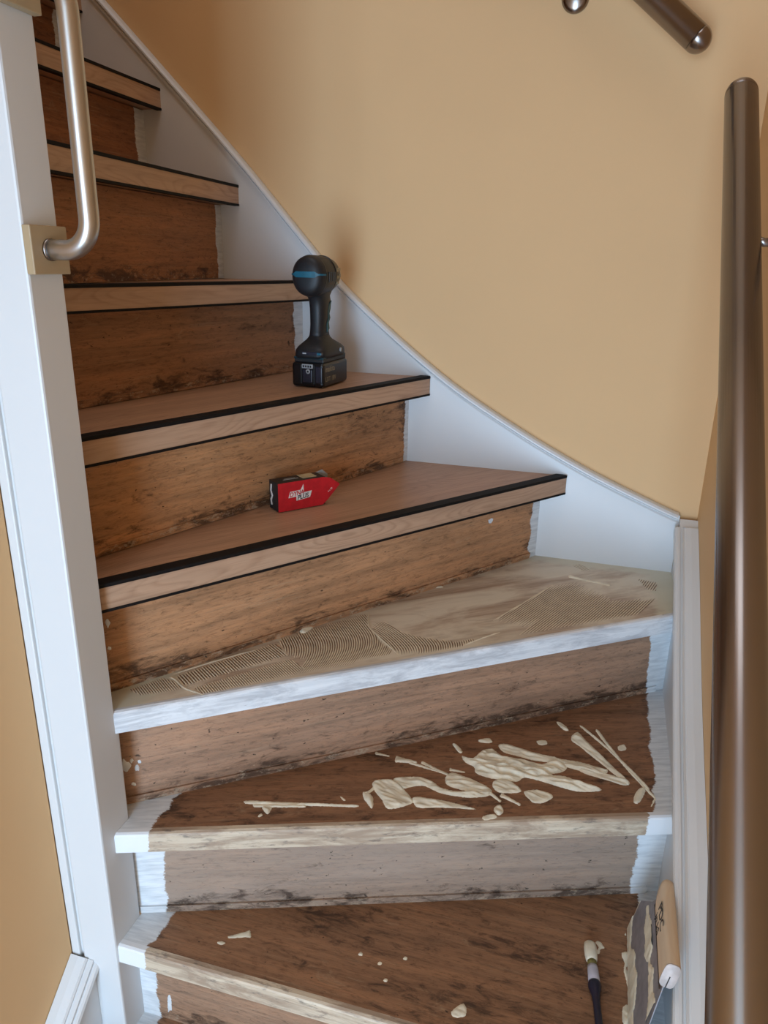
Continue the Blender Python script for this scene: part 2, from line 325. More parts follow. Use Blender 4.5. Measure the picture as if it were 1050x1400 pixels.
SMEARS = [
(2,0.006,[(-0.1676,1.0612),(-0.1487,1.0576),(-0.1358,1.0868),(-0.1187,1.0945),(-0.0983,1.0792),(-0.0692,1.0839),(-0.0337,1.0811),(-0.0177,1.0981),(0.0055,1.099),(0.0042,1.0747),(-0.019,1.0577),(-0.0031,1.0584),(0.0306,1.0559),(0.0473,1.0525),(0.065,1.0468),(0.0533,1.0378),(0.0264,1.0298),(-0.0012,1.032),(-0.0294,1.0361),(-0.0579,1.0375),(-0.0675,1.0235),(-0.0954,1.0188),(-0.1181,1.0176),(-0.1366,1.0235),(-0.1421,1.0376),(-0.1583,1.0447)]),
(2,0.004,[(-0.112,1.1102),(-0.0978,1.118),(-0.0666,1.1119),(-0.0362,1.1068),(-0.0066,1.1057),(0.0281,1.1075),(0.0512,1.1035),(0.0728,1.1012),(0.0686,1.0876),(0.0462,1.083),(0.0178,1.0849),(-0.0053,1.0877),(-0.0286,1.0886),(-0.0519,1.0868),(-0.0759,1.0896),(-0.1003,1.0926)]),
(2,0.003,[(0.0233,1.0886),(0.0516,1.0923),(0.0853,1.0885),(0.1062,1.0827),(0.1017,1.0687),(0.0743,1.073),(0.0408,1.0775)]),
(2,0.003,[(-0.2909,0.9515),(-0.2693,0.9622),(-0.2575,0.9625),(-0.2422,0.9499),(-0.2211,0.9295),(-0.2207,0.9172),(-0.2496,0.8963),(-0.266,0.913),(-0.2864,0.9335)]),
(2,0.003,[(-0.2997,0.9205),(-0.2905,0.921),(-0.28,0.9118),(-0.2739,0.8891),(-0.2854,0.8983),(-0.2941,0.9071)]),
(2,0.002,[(-0.2949,0.9164),(-0.2904,0.9198),(-0.2872,0.9241),(-0.2851,0.9292),(-0.2843,0.9353),(-0.2848,0.9424),(-0.2865,0.9505),(-0.2911,0.9538),(-0.2893,0.9457),(-0.2888,0.9386),(-0.2896,0.9324),(-0.2916,0.9272),(-0.2949,0.9229),(-0.2994,0.9195)]),
(2,0.004,[(-0.2622,0.9645),(-0.2547,0.9734),(-0.2216,0.9825),(-0.2006,0.9804),(-0.1835,0.9692),(-0.1604,0.9682),(-0.1285,0.9787),(-0.1048,0.9848),(-0.1105,0.9718),(-0.1364,0.9607),(-0.1637,0.9568),(-0.1866,0.9578),(-0.2114,0.9653),(-0.2318,0.9542),(-0.2415,0.9475),(-0.2525,0.9553)]),
(2,0.0035,[(-0.1822,0.9946),(-0.1753,1.0116),(-0.1513,1.0085),(-0.133,1.0036),(-0.1146,0.9964),(-0.1032,0.9853),(-0.1279,0.9754),(-0.1561,0.9748),(-0.1753,0.979)]),
(2,0.0025,[(-0.2212,0.932),(-0.1992,0.9392),(-0.1716,0.9416),(-0.1437,0.9409),(-0.1201,0.938),(-0.142,0.9325),(-0.1683,0.9263),(-0.1888,0.9195),(-0.2086,0.9138)]),
(2,0.003,[(-0.1056,1.0109),(-0.0846,1.0232),(-0.0581,1.0019),(-0.0853,0.9886),(-0.1011,0.9929)]),
(2,0.003,[(-0.0548,1.0021),(-0.0355,1.0128),(-0.0092,1.0077),(-0.0195,0.9883),(-0.035,0.9808),(-0.0467,0.9886)]),
(2,0.003,[(-0.0945,0.9505),(-0.0866,0.9597),(-0.0794,0.9474),(-0.0852,0.9359),(-0.0924,0.9407)]),
(2,0.002,[(-0.1083,0.926),(-0.0938,0.9363),(-0.0865,0.93),(-0.1044,0.9187)]),
(2,0.002,[(-0.1079,0.9787),(-0.1044,0.9764),(-0.1009,0.9741),(-0.0975,0.9718),(-0.0941,0.9695),(-0.0907,0.9672),(-0.0873,0.9649),(-0.0859,0.9693),(-0.0891,0.972),(-0.0924,0.9748),(-0.0956,0.9776),(-0.0989,0.9805),(-0.1022,0.9833),(-0.1055,0.9862)]),
(2,0.002,[(-0.0898,0.9783),(-0.0842,0.9765),(-0.0787,0.9746),(-0.0732,0.9727),(-0.0677,0.9709),(-0.0623,0.9691),(-0.0569,0.9672),(-0.056,0.9719),(-0.0612,0.9746),(-0.0665,0.9772),(-0.0719,0.9799),(-0.0773,0.9826),(-0.0827,0.9853),(-0.0881,0.988)]),
(2,0.002,[(-0.2716,1.0082),(-0.2657,1.0095),(-0.2599,1.0107),(-0.254,1.012),(-0.2482,1.0133),(-0.2423,1.0146),(-0.2365,1.0159),(-0.2373,1.0213),(-0.2434,1.0219),(-0.2496,1.0224),(-0.2558,1.0229),(-0.262,1.0235),(-0.2682,1.024),(-0.2745,1.0246)]),
(2,0.0015,[(-0.2479,1.0113),(-0.2363,1.0099),(-0.2248,1.0084),(-0.2134,1.007),(-0.2021,1.0056),(-0.1909,1.0042),(-0.1797,1.0028),(-0.1797,1.0063),(-0.1909,1.0083),(-0.2022,1.0103),(-0.2136,1.0123),(-0.2251,1.0144),(-0.2367,1.0164),(-0.2483,1.0185)]),
(2,0.0015,[(-0.2286,1.0179),(-0.2176,1.0142),(-0.2067,1.0105),(-0.1959,1.0069),(-0.1852,1.0033),(-0.1746,0.9998),(-0.1641,0.9963),(-0.1637,1.0014),(-0.1742,1.0052),(-0.1848,1.0091),(-0.1955,1.013),(-0.2063,1.0169),(-0.2173,1.0209),(-0.2283,1.0249)]),
(2,0.0015,[(-0.1795,1.0149),(-0.1751,1.0153),(-0.1707,1.0156),(-0.1663,1.016),(-0.1619,1.0164),(-0.1575,1.0167),(-0.1532,1.0171),(-0.1534,1.0206),(-0.1578,1.0209),(-0.1623,1.0211),(-0.1667,1.0214),(-0.1711,1.0216),(-0.1756,1.0218),(-0.1801,1.0221)]),
(2,0.003,[(0.0087,1.1678),(0.0259,1.1505),(0.0425,1.1337),(0.0587,1.1175),(0.0743,1.1017),(0.0895,1.0864),(0.1043,1.0715),(0.108,1.0794),(0.0943,1.0969),(0.0802,1.115),(0.0655,1.1337),(0.0504,1.1531),(0.0348,1.1731),(0.0186,1.1938)]),
(2,0.003,[(-0.0209,1.2138),(-0.0094,1.212),(0.0042,1.1951),(-0.0055,1.1919)]),
(2,0.002,[(0.0238,1.2104),(0.0457,1.1872),(0.0662,1.1637),(0.0853,1.14),(0.1032,1.1162),(0.1198,1.0923),(0.1353,1.0684),(0.1384,1.0745),(0.1229,1.0984),(0.1061,1.1223),(0.0881,1.146),(0.0688,1.1696),(0.0481,1.193),(0.0261,1.2161)]),
(2,0.002,[(0.0511,1.2056),(0.0671,1.175),(0.0829,1.1467),(0.0984,1.1206),(0.1138,1.0963),(0.1289,1.0739),(0.144,1.0531),(0.1466,1.0573),(0.1316,1.0785),(0.1166,1.1013),(0.1014,1.126),(0.0861,1.1526),(0.0705,1.1814),(0.0546,1.2126)]),
(2,0.002,[(0.1136,1.0313),(0.1166,1.0535),(0.1245,1.0709),(0.133,1.0693),(0.1226,1.0343)]),
(2,0.001,[(0.1453,1.0529),(0.1443,1.0491),(0.1433,1.0453),(0.1422,1.0416),(0.1412,1.0379),(0.1402,1.0342),(0.1392,1.0305),(0.1411,1.0297),(0.1422,1.0334),(0.1434,1.037),(0.1446,1.0406),(0.1458,1.0443),(0.147,1.048),(0.1481,1.0517)]),
(2,0.002,[(-0.1479,1.114),(-0.131,1.1249),(-0.1236,1.1136),(-0.1424,1.1074)]),
(2,0.002,[(-0.1894,1.0865),(-0.1824,1.0888),(-0.1685,1.0719),(-0.1736,1.0672)]),
(2,0.0012,[(-0.0488,1.1438),(-0.0341,1.1497),(-0.0302,1.1395),(-0.0435,1.133)]),
(2,0.0015,[(0.0894,1.172),(0.0995,1.1826),(0.1035,1.1684),(0.0918,1.1605)]),
(2,0.001,[(-0.3099,1.017),(-0.3057,1.0172),(-0.3015,1.0174),(-0.2974,1.0176),(-0.2933,1.0179),(-0.2891,1.0181),(-0.285,1.0183),(-0.2856,1.022),(-0.2898,1.0224),(-0.294,1.0228),(-0.2983,1.0232),(-0.3025,1.0236),(-0.3068,1.024),(-0.3111,1.0244)]),
(2,0.007,[(-0.0983,1.0792),(-0.0501,1.0709),(-0.0027,1.0521),(-0.0246,1.0449),(-0.0709,1.0499)]),
(2,0.002,[(-0.464,0.838),(-0.4361,0.8459),(-0.4083,0.8537),(-0.3805,0.8615),(-0.3528,0.8693),(-0.325,0.8771),(-0.2973,0.8849),(-0.2989,0.8901),(-0.3269,0.8826),(-0.3549,0.8751),(-0.3829,0.8676),(-0.411,0.8601),(-0.4391,0.8525),(-0.4673,0.845)]),
(2,0.002,[(-0.4491,0.835),(-0.4366,0.839),(-0.4241,0.843),(-0.4115,0.847),(-0.399,0.8511),(-0.3865,0.8551),(-0.374,0.8591),(-0.3756,0.8631),(-0.3884,0.8596),(-0.4012,0.856),(-0.414,0.8525),(-0.4268,0.849),(-0.4396,0.8454),(-0.4524,0.8419)]),
(2,0.003,[(-0.4373,0.8406),(-0.423,0.8453),(-0.4213,0.839),(-0.4217,0.8278),(-0.4294,0.8319)]),
(2,0.0015,[(-0.4344,0.8203),(-0.4323,0.826),(-0.4281,0.8241),(-0.4309,0.8182)]),
(2,0.0015,[(-0.3304,0.8988),(-0.3264,0.899),(-0.3194,0.8943),(-0.3226,0.892)]),
(1,0.0012,[(-0.4631,0.7606),(-0.4576,0.7627),(-0.4522,0.7649),(-0.4467,0.767),(-0.4413,0.7692),(-0.4359,0.7713),(-0.4304,0.7734),(-0.4375,0.7839),(-0.4421,0.7805),(-0.4468,0.777),(-0.4514,0.7736),(-0.456,0.7702),(-0.4606,0.7669),(-0.4652,0.7635)]),
(1,0.0012,[(-0.4759,0.7492),(-0.4699,0.7534),(-0.4629,0.7521),(-0.4683,0.7467)]),
(1,0.0022,[(0.117,0.9193),(0.1265,0.9263),(0.1358,0.9165),(0.1294,0.905),(0.1247,0.896),(0.1291,0.8791),(0.1333,0.8574),(0.1274,0.8544),(0.1245,0.874),(0.1207,0.891),(0.1217,0.9044)]),
(1,0.002,[(0.1184,0.8288),(0.1251,0.837),(0.1291,0.8273),(0.1347,0.816),(0.1283,0.8091),(0.1197,0.8054)]),
(1,0.0015,[(0.1309,0.8328),(0.1373,0.8299),(0.1413,0.8149),(0.1369,0.8109),(0.1349,0.8258)]),
(1,0.0012,[(0.0786,0.9283),(0.0856,0.9317),(0.0922,0.9219),(0.0869,0.9182),(0.0849,0.9078),(0.081,0.9124),(0.0836,0.9211)]),
(1,0.001,[(0.1282,0.9732),(0.128,0.9703),(0.1278,0.9675),(0.1276,0.9646),(0.1275,0.9618),(0.1273,0.959),(0.1271,0.9562),(0.1297,0.9568),(0.1299,0.9596),(0.13,0.9624),(0.1302,0.9652),(0.1304,0.9681),(0.1306,0.9709),(0.1308,0.9738)]),
(1,0.001,[(0.1219,0.9569),(0.1242,0.9605),(0.1242,0.9551)]),
(1,0.001,[(0.1273,0.9471),(0.1275,0.9455),(0.1277,0.9439),(0.1279,0.9423),(0.1281,0.9407),(0.1283,0.9391),(0.1285,0.9375),(0.1298,0.9381),(0.1297,0.9397),(0.1296,0.9414),(0.1295,0.943),(0.1294,0.9447),(0.1293,0.9463),(0.1292,0.948)]),
(1,0.0012,[(-0.1108,0.7507),(-0.0965,0.7677),(-0.0902,0.7517),(-0.1042,0.744)]),
(1,0.0012,[(-0.2636,0.7969),(-0.2615,0.8008),(-0.2577,0.8001),(-0.2574,0.7956),(-0.2618,0.7949)]),
(1,0.0012,[(-0.2315,0.7905),(-0.2293,0.7944),(-0.2256,0.7936),(-0.2254,0.7893),(-0.2298,0.7885)]),
(1,0.0012,[(-0.1974,0.8104),(-0.1951,0.8144),(-0.1915,0.8136),(-0.1914,0.8091),(-0.1957,0.8084)]),
(1,0.0012,[(-0.2153,0.7672),(-0.2131,0.7709),(-0.2095,0.7702),(-0.2094,0.766),(-0.2136,0.7653)]),
(3,0.003,[(-0.2857,1.3118),(-0.2879,1.3603),(-0.2798,1.3789),(-0.2707,1.3585),(-0.2728,1.3274),(-0.2663,1.3185)]),
(3,0.003,[(-0.4638,1.0591),(-0.4562,1.0907),(-0.4459,1.0825),(-0.4524,1.0517)]),
(3,0.002,[(-0.0308,1.4525),(-0.0171,1.4497),(-0.0035,1.4469),(0.0099,1.4441),(0.0233,1.4414),(0.0365,1.4387),(0.0496,1.436),(0.0502,1.4451),(0.0371,1.4483),(0.0238,1.4516),(0.0104,1.4549),(-0.0031,1.4582),(-0.0168,1.4616),(-0.0306,1.465)]),
]
RISER_DABS = [
(3,0.0015,[(0.0654,0.0591),(0.0647,0.0541),(0.0619,0.0552),(0.0599,0.0552),(0.0591,0.0588),(0.0595,0.0624),(0.0608,0.0651),(0.063,0.066),(0.0649,0.0635)]),
(3,0.0012,[(0.0584,0.0742),(0.057,0.0724),(0.0558,0.0701),(0.0541,0.0714),(0.0532,0.074),(0.0536,0.0768),(0.0549,0.0783),(0.0567,0.0795),(0.0578,0.077)]),
(3,0.001,[(0.0694,0.0702),(0.0688,0.0673),(0.0671,0.0672),(0.0656,0.0675),(0.0643,0.0697),(0.0645,0.0731),(0.0664,0.0736),(0.0677,0.0739),(0.0685,0.0723)]),
(3,0.001,[(0.055,0.0671),(0.0512,0.061),(0.0471,0.0556),(0.0423,0.0599),(0.0398,0.0668),(0.0422,0.0732),(0.0437,0.0816),(0.0482,0.0759),(0.0514,0.0736)]),
(3,0.0012,[(0.0584,0.0311),(0.0586,0.0288),(0.0557,0.0283),(0.0533,0.0301),(0.0518,0.0319),(0.0518,0.0339),(0.0533,0.0354),(0.0562,0.0347),(0.058,0.033)]),
(1,0.0012,[(0.0532,0.0376),(0.0525,0.0227),(0.0491,0.0212),(0.0453,0.0144),(0.0453,0.0284),(0.0461,0.0417),(0.0489,0.0545),(0.0521,0.0554),(0.0535,0.048)]),
(4,0.0015,[(0.0552,0.1089),(0.0531,0.1054),(0.0512,0.1016),(0.0498,0.1061),(0.049,0.1089),(0.0485,0.1135),(0.0504,0.1167),(0.0525,0.1164),(0.0539,0.1134)]),
(4,0.0012,[(0.0525,0.0693),(0.0527,0.0668),(0.0506,0.0669),(0.0486,0.0674),(0.0471,0.0696),(0.048,0.0718),(0.0494,0.073),(0.051,0.072),(0.0524,0.071)]),
(4,0.0008,[(0.836,0.11),(0.8343,0.1078),(0.8318,0.1055),(0.8262,0.1064),(0.8234,0.1107),(0.8228,0.1145),(0.8271,0.1151),(0.8308,0.1165),(0.837,0.1144)]),
]

# ------------------------------------------------------------ the room shell
XP, XR, YB, H = -0.616, 0.175, 1.553, 0.19
Z = lambda k: -1.18024 + k*H
WX, WY, LX = 0.210, 1.567, -0.700       # right wall, back wall, left wall planes
FZ, CZ, YF = Z(-5), 2.35, -1.75
def struct(o): o['kind'] = 'structure'; return o
struct(box('wall_back', -2.6, WX+.1, WY, WY+.1, FZ, CZ, M_WALL))
struct(box('wall_right', WX, WX+.1, YF, WY, FZ, CZ, M_WALL))
struct(box('wall_left', LX-.1, LX, YF, .693, FZ, CZ, M_WALL))
struct(box('wall_inner', -2.6, LX-.002, .695, .752, FZ, CZ, M_WALL))
struct(box('wall_end', -2.7, -2.6, .695, WY+.1, FZ, CZ, M_WALL))
struct(box('ceiling', -2.7, WX+.1, YF-.1, WY+.1, CZ, CZ+.1, M_CEIL))
struct(box('ceiling_hall', LX, WX, YF, -.25, .70, .85, M_CEIL))
struct(box('wall_stairwell', LX, WX, -.35, -.25, .85, CZ, M_WALL))
struct(box('floor', LX-.1, WX+.1, YF-.1, .5, FZ-.1, FZ, M_FLOOR))
bm = bmesh.new()
boxbm(LX-.1, -.62, YF-.1, YF, FZ, CZ, bm); boxbm(.13, WX+.1, YF-.1, YF, FZ, CZ, bm)
boxbm(-.62, .13, YF-.1, YF, .38, CZ, bm); boxbm(-.62, .13, YF-.1, YF, FZ, FZ+.22, bm)
struct(bmobj('wall_front', bm, M_WALL))
bm = bmesh.new()
boxbm(-.62, -.58, YF-.07, YF-.02, FZ+.22, .38, bm); boxbm(.09, .13, YF-.07, YF-.02, FZ+.22, .38, bm)
boxbm(-.58, .09, YF-.07, YF-.02, .34, .38, bm); boxbm(-.58, .09, YF-.07, YF-.02, FZ+.22, FZ+.27, bm)
dr = struct(bmobj('door_1', bm, M_WHITE))

# ------------------------------------------------------------ staircase: treads and risers
def line(p, ang):
    a = math.radians(ang); return (Vector(p), Vector((math.cos(a), math.sin(a))))
def hit(l, axis, val):
    p, d = l; t = (val-p[axis])/d[axis]; q = p+d*t; return (q.x, q.y)
OV = .042
INY = .757
NOS = {}
for k in range(-4, 1): NOS[k] = line((XP, .476+.222*k), 0.0)
NOS[1] = line((XP, .698), 1.2); NOS[2] = line((XP, .719), 20.7); NOS[3] = line((XP, .747), 37.1)
NOS[4] = line((-.056, YB), 54.4); NOS[5] = line((-.363, YB), 68.3); NOS[6] = line((-.613, YB), 76.0)
for k in range(7, 12): NOS[k] = line((-.803-.175*(k-7), YB), {7: 93.0, 8: 91.5}.get(k, 90.0))
for k in range(4, 12):
    p, d = NOS[k]; NOS[k] = (p+Vector((-d.y, d.x))*.008, d)          # room for the new front strips
def ris(k):
    p, d = NOS[k]; n = Vector((-d.y, d.x)); return (p+n*(OV if k <= 3 else OV-.006), d)
def ends(l, k):
    """left and right ends of a nosing / riser line inside the stairwell"""
    a = hit(l, 0, XP) if k <= 3 else hit(l, 1, INY)
    if k == 2 and a[1] > .76: a = hit(l, 0, XP-.012)
    if k == 3 and a[1] > .76: a = hit(l, 1, INY)                      # the third riser runs on behind the newel
    b = hit(l, 0, XR) if k <= 3 else hit(l, 1, YB)
    return a, b
def frame(a, b, z):
    d = (Vector(b)-Vector(a)); L = d.length; d /= L
    return Matrix(((d.x, -d.y, 0, a[0]), (d.y, d.x, 0, a[1]), (0, 0, 1, z), (0, 0, 0, 1))), L
def loc2(M, p):
    q = M.inverted() @ Vector((p[0], p[1], 0)); return (q.x, q.y)
stair = empty('staircase', (-.22, .7, FZ), 'winding staircase under renovation, bare old wood below and new oak-look steps above', 'staircase')
def back_poly(k):
    """corners of tread k behind its nosing, going from the right end to the left end"""
    r = ris(k+1); a, b = ends(r, k+1); p, d = r; n = Vector((-d.y, d.x))*.012
    a = (a[0]+n.x, a[1]+n.y); b = (b[0]+n.x, b[1]+n.y)
    if k == 3: return [(XR, YB), (min(b[0], XR), YB), (a[0], max(a[1], INY)), (a[0], .748), (XP, .748)]
    if k == 2: return [(XR, min(b[1], YB)), a, (a[0], INY), (XP, INY)]
    if k >= 4: return [(b[0], YB), (a[0], INY)]
    return [(XR, min(b[1], YB)), (XP, a[1])]
TH_OLD, TH_NEW = .032, .040
TR = {}
tint = {-4: (118, 82, 58), -3: (118, 82, 58), -2: (118, 82, 58), -1: (118, 82, 58), 0: (160, 120, 92), 1: (148, 108, 79), 2: (144, 104, 76)}
for k in range(-4, 11):
    a, b = ends(NOS[k], k); M, L = frame(a, b, Z(k))
    poly = [a, b] + back_poly(k)
    lp = [loc2(M, p) for p in poly]
    # drop doubles
    q = []
    for p in lp:
        if not q or (abs(p[0]-q[-1][0])+abs(p[1]-q[-1][1])) > 1e-4: q.append(p)
    lp = q
    if k <= 3:
        nd = .010 if k == 3 else .012
        # front edge of the board starts behind the nosing strip
        def cut(p0, p1, y):
            t = (y-p0[1])/(p1[1]-p0[1]); return (p0[0]+(p1[0]-p0[0])*t, y)
        right_next = lp[2]; left_prev = lp[-1]
        c0 = cut(lp[0], left_prev, nd) if left_prev[1] > nd else (lp[0][0], nd)
        c1 = cut(lp[1], right_next, nd) if right_next[1] > nd else (lp[1][0], nd)
        if k == 3: body = [c0, c1]+lp[2:-1]
        else: body = [c0, c1]+lp[2:]
        mat = glue_wood('glued_tread_wood') if k == 3 else old_wood('old_tread_wood.%d' % (k+5), k+7.3, L, 'y', tint[k], wl=.045 if k > 0 else .03, wr=.030, stain=.8, res=.35)
        tr = prism('tread', body, -TH_OLD, 0, 'z', mat, stair, M)
        TR[k] = (tr, M, L)
        nm = stripped('painted_nosing_wood' if k == 3 else 'stripped_nosing_wood', k*1.7+9, L, white=1. if k == 3 else 0.)
        npoly = [lp[0], lp[1], c1, c0]
        npz = -TH_OLD-.001 if k != 3 else -TH_OLD-.003
        bm = bmesh.new()
        # rounded front: profile swept by hand
        prof = [(0, npz), (0, -.005), (.0015, -.0018), (.005, .0), (1, .0), (1, npz)]
        A = []; B = []
        for yy, zz in prof:
            if yy == 1: pa, pb = c0, c1
            else:
                s = yy/nd; pa = (lp[0][0]+(c0[0]-lp[0][0])*s, lp[0][1]+(c0[1]-lp[0][1])*s); pb = (lp[1][0]+(c1[0]-lp[1][0])*s, lp[1][1]+(c1[1]-lp[1][1])*s)
            A.append(bm.verts.new((pa[0], pa[1], zz))); B.append(bm.verts.new((pb[0], pb[1], zz)))
        for i in range(6): bm.faces.new((A[i], A[(i+1) % 6], B[(i+1) % 6], B[i]))
        bm.faces.new(A); bm.faces.new(B[::-1])
        bmobj('nosing', bm, nm, tr, M)
        if k == 3: tr['label'] = 'tread spread with combed cream adhesive, its nosing painted white'
        if k == 2: tr['label'] = 'bare brown tread smeared with dollops of cream adhesive'
        if k == 1: tr['label'] = 'bare brown tread with paint brush and glue spreader on it'
    else:
        mat = oak('oak_laminate.%d' % k, k*2.7)
        tr = prism('tread', lp, -TH_NEW+.002, -.0012, 'z', mat, stair, M)
        TR[k] = (tr, M, L)
        # new front: oak band, black anti-slip profile on top, thin black profile below
        e = .0
        box('edge_band', 0, L, -.008, -.0005, -TH_NEW+.003, -.003, oak('oak_band.%d' % k, k*5.1+2, (194, 158, 130), (132, 94, 70)), tr, M)
        bm = boxbm(0, L, -.0095, .014, -.0045, .0012, None, .001, 2)
        bmobj('anti_slip_profile', bm, M_BLACK, tr, M)
        box('bottom_profile', 0, L, -.0092, .003, -TH_NEW-.001, -TH_NEW+.003, M_BLACK, tr, M)
        if k == 4: tr['label'] = 'oak-look covered step with the red box on it'
        if k == 5: tr['label'] = 'oak-look covered step with the cordless driver on it'
rt = {1: ((160, 124, 98), .05), 2: ((160, 134, 114), .55), 3: ((168, 128, 100), .15), 4: ((184, 136, 98), .0), 5: ((190, 139, 96), .0), 6: ((164, 118, 84), .08),
      7: ((166, 116, 78), .0), 8: ((152, 102, 68), .0), 9: ((140, 94, 62), .0)}
RI = {}
RPAINT = {0: (.03, .03), 1: (.030, .03), 2: (.054, .045), 3: (0, .045), 4: (0, .022), 5: (0, .016), 6: (0, .030), 7: (0, .030), 8: (0, .036), 9: (0, .04)}
for k in range(-3, 12):
    a, b = ends(ris(k), k); M, L = frame(a, b, Z(k-1))
    hh = H-(TH_OLD if k <= 3 else TH_NEW)
    base, grey = rt.get(k, ((126, 88, 62), 0)); wl, wr = RPAINT.get(k, (.03, .03))
    m = old_wood('old_riser_wood.%d' % (k+4), k*3.3+1.7, L, 'z', base, H=hh, wl=wl, wr=wr, stain=.8, grey=grey, res=.35, lw={3: .115, 4: .09, 5: .07}.get(k, .06))
    # slightly skewed ends so the board meets the walls
    p, d = ris(k)
    r = box('riser', 0, L, 0, .014, 0, hh, m, stair, M)
    RI[k] = (r, M, L)
    # thin bead along the foot of each old riser
    if 2 <= k <= 6:
        box('foot_bead', .01, L-.02, -.0035, 0, 0, .012, m, r, M)

# ------------------------------------------------------------ stringers, newel
def smooth_curve(pts, n=8):
    P = [Vector(p) for p in pts]; out = []
    for i in range(len(P)-1):
        p0, p1, p2, p3 = P[max(i-1, 0)], P[i], P[i+1], P[min(i+2, len(P)-1)]
        for j in range(n):
            t = j/n; out.append(0.5*((2*p1)+(p2-p0)*t+(2*p0-5*p1+4*p2-p3)*t*t+(3*p1-p0-3*p2+p3)*t**3))
    return out+[P[-1]]
def stringer(name, top, plane, lo, hi, depth, label):
    """top: curve points (s, z); plane 'x' (right wall) or 'y' (back wall)"""
    c = smooth_curve(top); poly = [(p.x, p.y) for p in c]
    low = [(p.x, p.y-depth) for p in c][::-1]
    bm = bmesh.new(); mk = (lambda s, q, z: (q, s, z)) if plane == 'x' else (lambda s, q, z: (s, q, z))
    n = len(c)
    V = [[bm.verts.new(mk(p.x, q, p.y-dz)) for p in c] for q in (lo, hi) for dz in (0, depth)]
    for i in range(n-1):
        for A, B in ((0, 1), (2, 3), (0, 2), (1, 3)): bm.faces.new((V[A][i], V[A][i+1], V[B][i+1], V[B][i]))
    for i in (0, n-1): bm.faces.new((V[0][i], V[1][i], V[3][i], V[2][i]))
    s = bmobj(name, bm, M_WHITE, stair); s['label'] = label
    return s, c
TOPB = [(-2.4, 1.80), (-1.6, 1.005), (-1.084, .490), (-.977, .383), (-.793, .197), (-.654, .046), (-.546, -.066), (-.346, -.224), (-.183, -.323), (-.024, -.404), (.13, -.468), (.1745, -.484)]
sb, cb = stringer('stringer', TOPB, 'y', YB, WY, .42, 'white painted stringer along the yellow back wall')
TOPR = [(1.5525, -.490), (1.40, -.565), (1.169, -.685), (.95, -.778), (.748, -.872), (.60, -.96), (.4, -1.115), (0, -1.46), (-.6, -1.98)]
sr, cr = stringer('stringer', TOPR, 'x', XR, WX, .42, 'white painted stringer along the right wall')
def cap(c, plane, q, out, w, h, drop, parent, nm='cap_moulding'):
    """moulding swept along the upper edge of a stringer; out = direction away from wall"""
    path = [(p.x, q, p.y) if plane == 'y' else (q, p.x, p.y) for p in c]
    O = Vector((0, out, 0)) if plane == 'y' else Vector((out, 0, 0))
    def fr(i):
        a = Vector(path[max(i-1, 0)]); b = Vector(path[min(i+1, len(path)-1)]); t = (b-a).normalized(); u = O.cross(t)
        if u.z < 0: u = -u
        return O, u.normalized()
    prof = [(0, -drop), (w*.75, -drop), (w, -drop+.003), (w, h-.006), (w*.8, h-.002), (w*.45, h), (0, h)]
    sweep(nm, path, prof, fr, M_WHITE, parent)
cap(cb[:-1], 'y', WY-.0005, -1, .0205, .003, .009, sb)
cap([Vector((p.x, p.y-.014)) for p in cb[:-1]], 'y', YB+.001, -1, .0045, .0015, .0045, sb, 'bead')
cap(cr[2:], 'x', XR-.0003, -1, .010, .004, .016, sr)
cap(cr[2:], 'x', WX-.0005, -1, .030, .005, -.0003, sr, 'cap_strip')
nw = prism('newel_post', [(.693, FZ), (.7565, FZ), (.7565, Z(3)-TH_OLD-.005), (.745, Z(3)-TH_OLD-.005), (.745, CZ-.01), (.693, CZ-.01)], -.678, XP, 'x', M_WHITE, stair, bev=.003); nw['label'] = 'tall white square newel post'
box('newel_bead', -.6998, -.685, .6935, .745, FZ, CZ-.01, M_WHITE, nw, bev=.002)
box('newel_groove', -.688, -.674, .699, .744, FZ, CZ-.02, M_WHITE, nw)
TOPL = [(.6925, -1.030), (.4, -1.30), (0, -1.66), (-.4, -2.0)]
sl, cl = stringer('stringer', TOPL, 'x', LX+.001, -.660, .30, 'white stringer on the yellow wall below the newel post')
cap(cl, 'x', LX+.001, 1, .030, .004, -.0003, sl, 'cap_strip')
cap(cl, 'x', -.6597, 1, .008, -.004, .014, sl)

# ------------------------------------------------------------ combed adhesive on tread 3
tr3, M3, L3 = TR[3]
def inpoly(x, y, poly):
    ins = False; n = len(poly)
    for i in range(n):
        x0, y0 = poly[i]; x1, y1 = poly[(i+1) % n]
        if (y0 > y) != (y1 > y) and x < (x1-x0)*(y-y0)/(y1-y0)+x0: ins = not ins
    return ins
RV = []; RF = []; GV = []; GF = []
def ridge_line(pts, hgt, wd):
    base = len(RV); N = len(pts)-1
    for i, p in enumerate(pts):
        d = (pts[min(i+1, N)]-pts[max(i-1, 0)]).normalized(); nn = Vector((-d.y, d.x))
        k = min(1, 5*min(i, N-i)/N+.08); hh = hgt*k*random.uniform(.75, 1.1); w = wd*(.55+.45*k)
        RV.extend([(p.x+nn.x*w, p.y+nn.y*w, .00003), (p.x, p.y, hh), (p.x-nn.x*w, p.y-nn.y*w, .00003)])
    for i in range(N):
        q = base+3*i; RF.extend([(q, q+1, q+4, q+3), (q+1, q+2, q+5, q+4)])
def groove_line(pts, wd):
    base = len(GV); N = len(pts)-1
    for i, p in enumerate(pts):
        d = (pts[min(i+1, N)]-pts[max(i-1, 0)]).normalized(); nn = Vector((-d.y, d.x))
        w = wd*min(1, 5*min(i, N-i)/N+.15)*random.uniform(.8, 1.)
        GV.extend([(p.x+nn.x*w, p.y+nn.y*w, .00010), (p.x-nn.x*w, p.y-nn.y*w, .00010)])
        if i: q = base+2*i; GF.append((q-2, q-1, q+1, q))
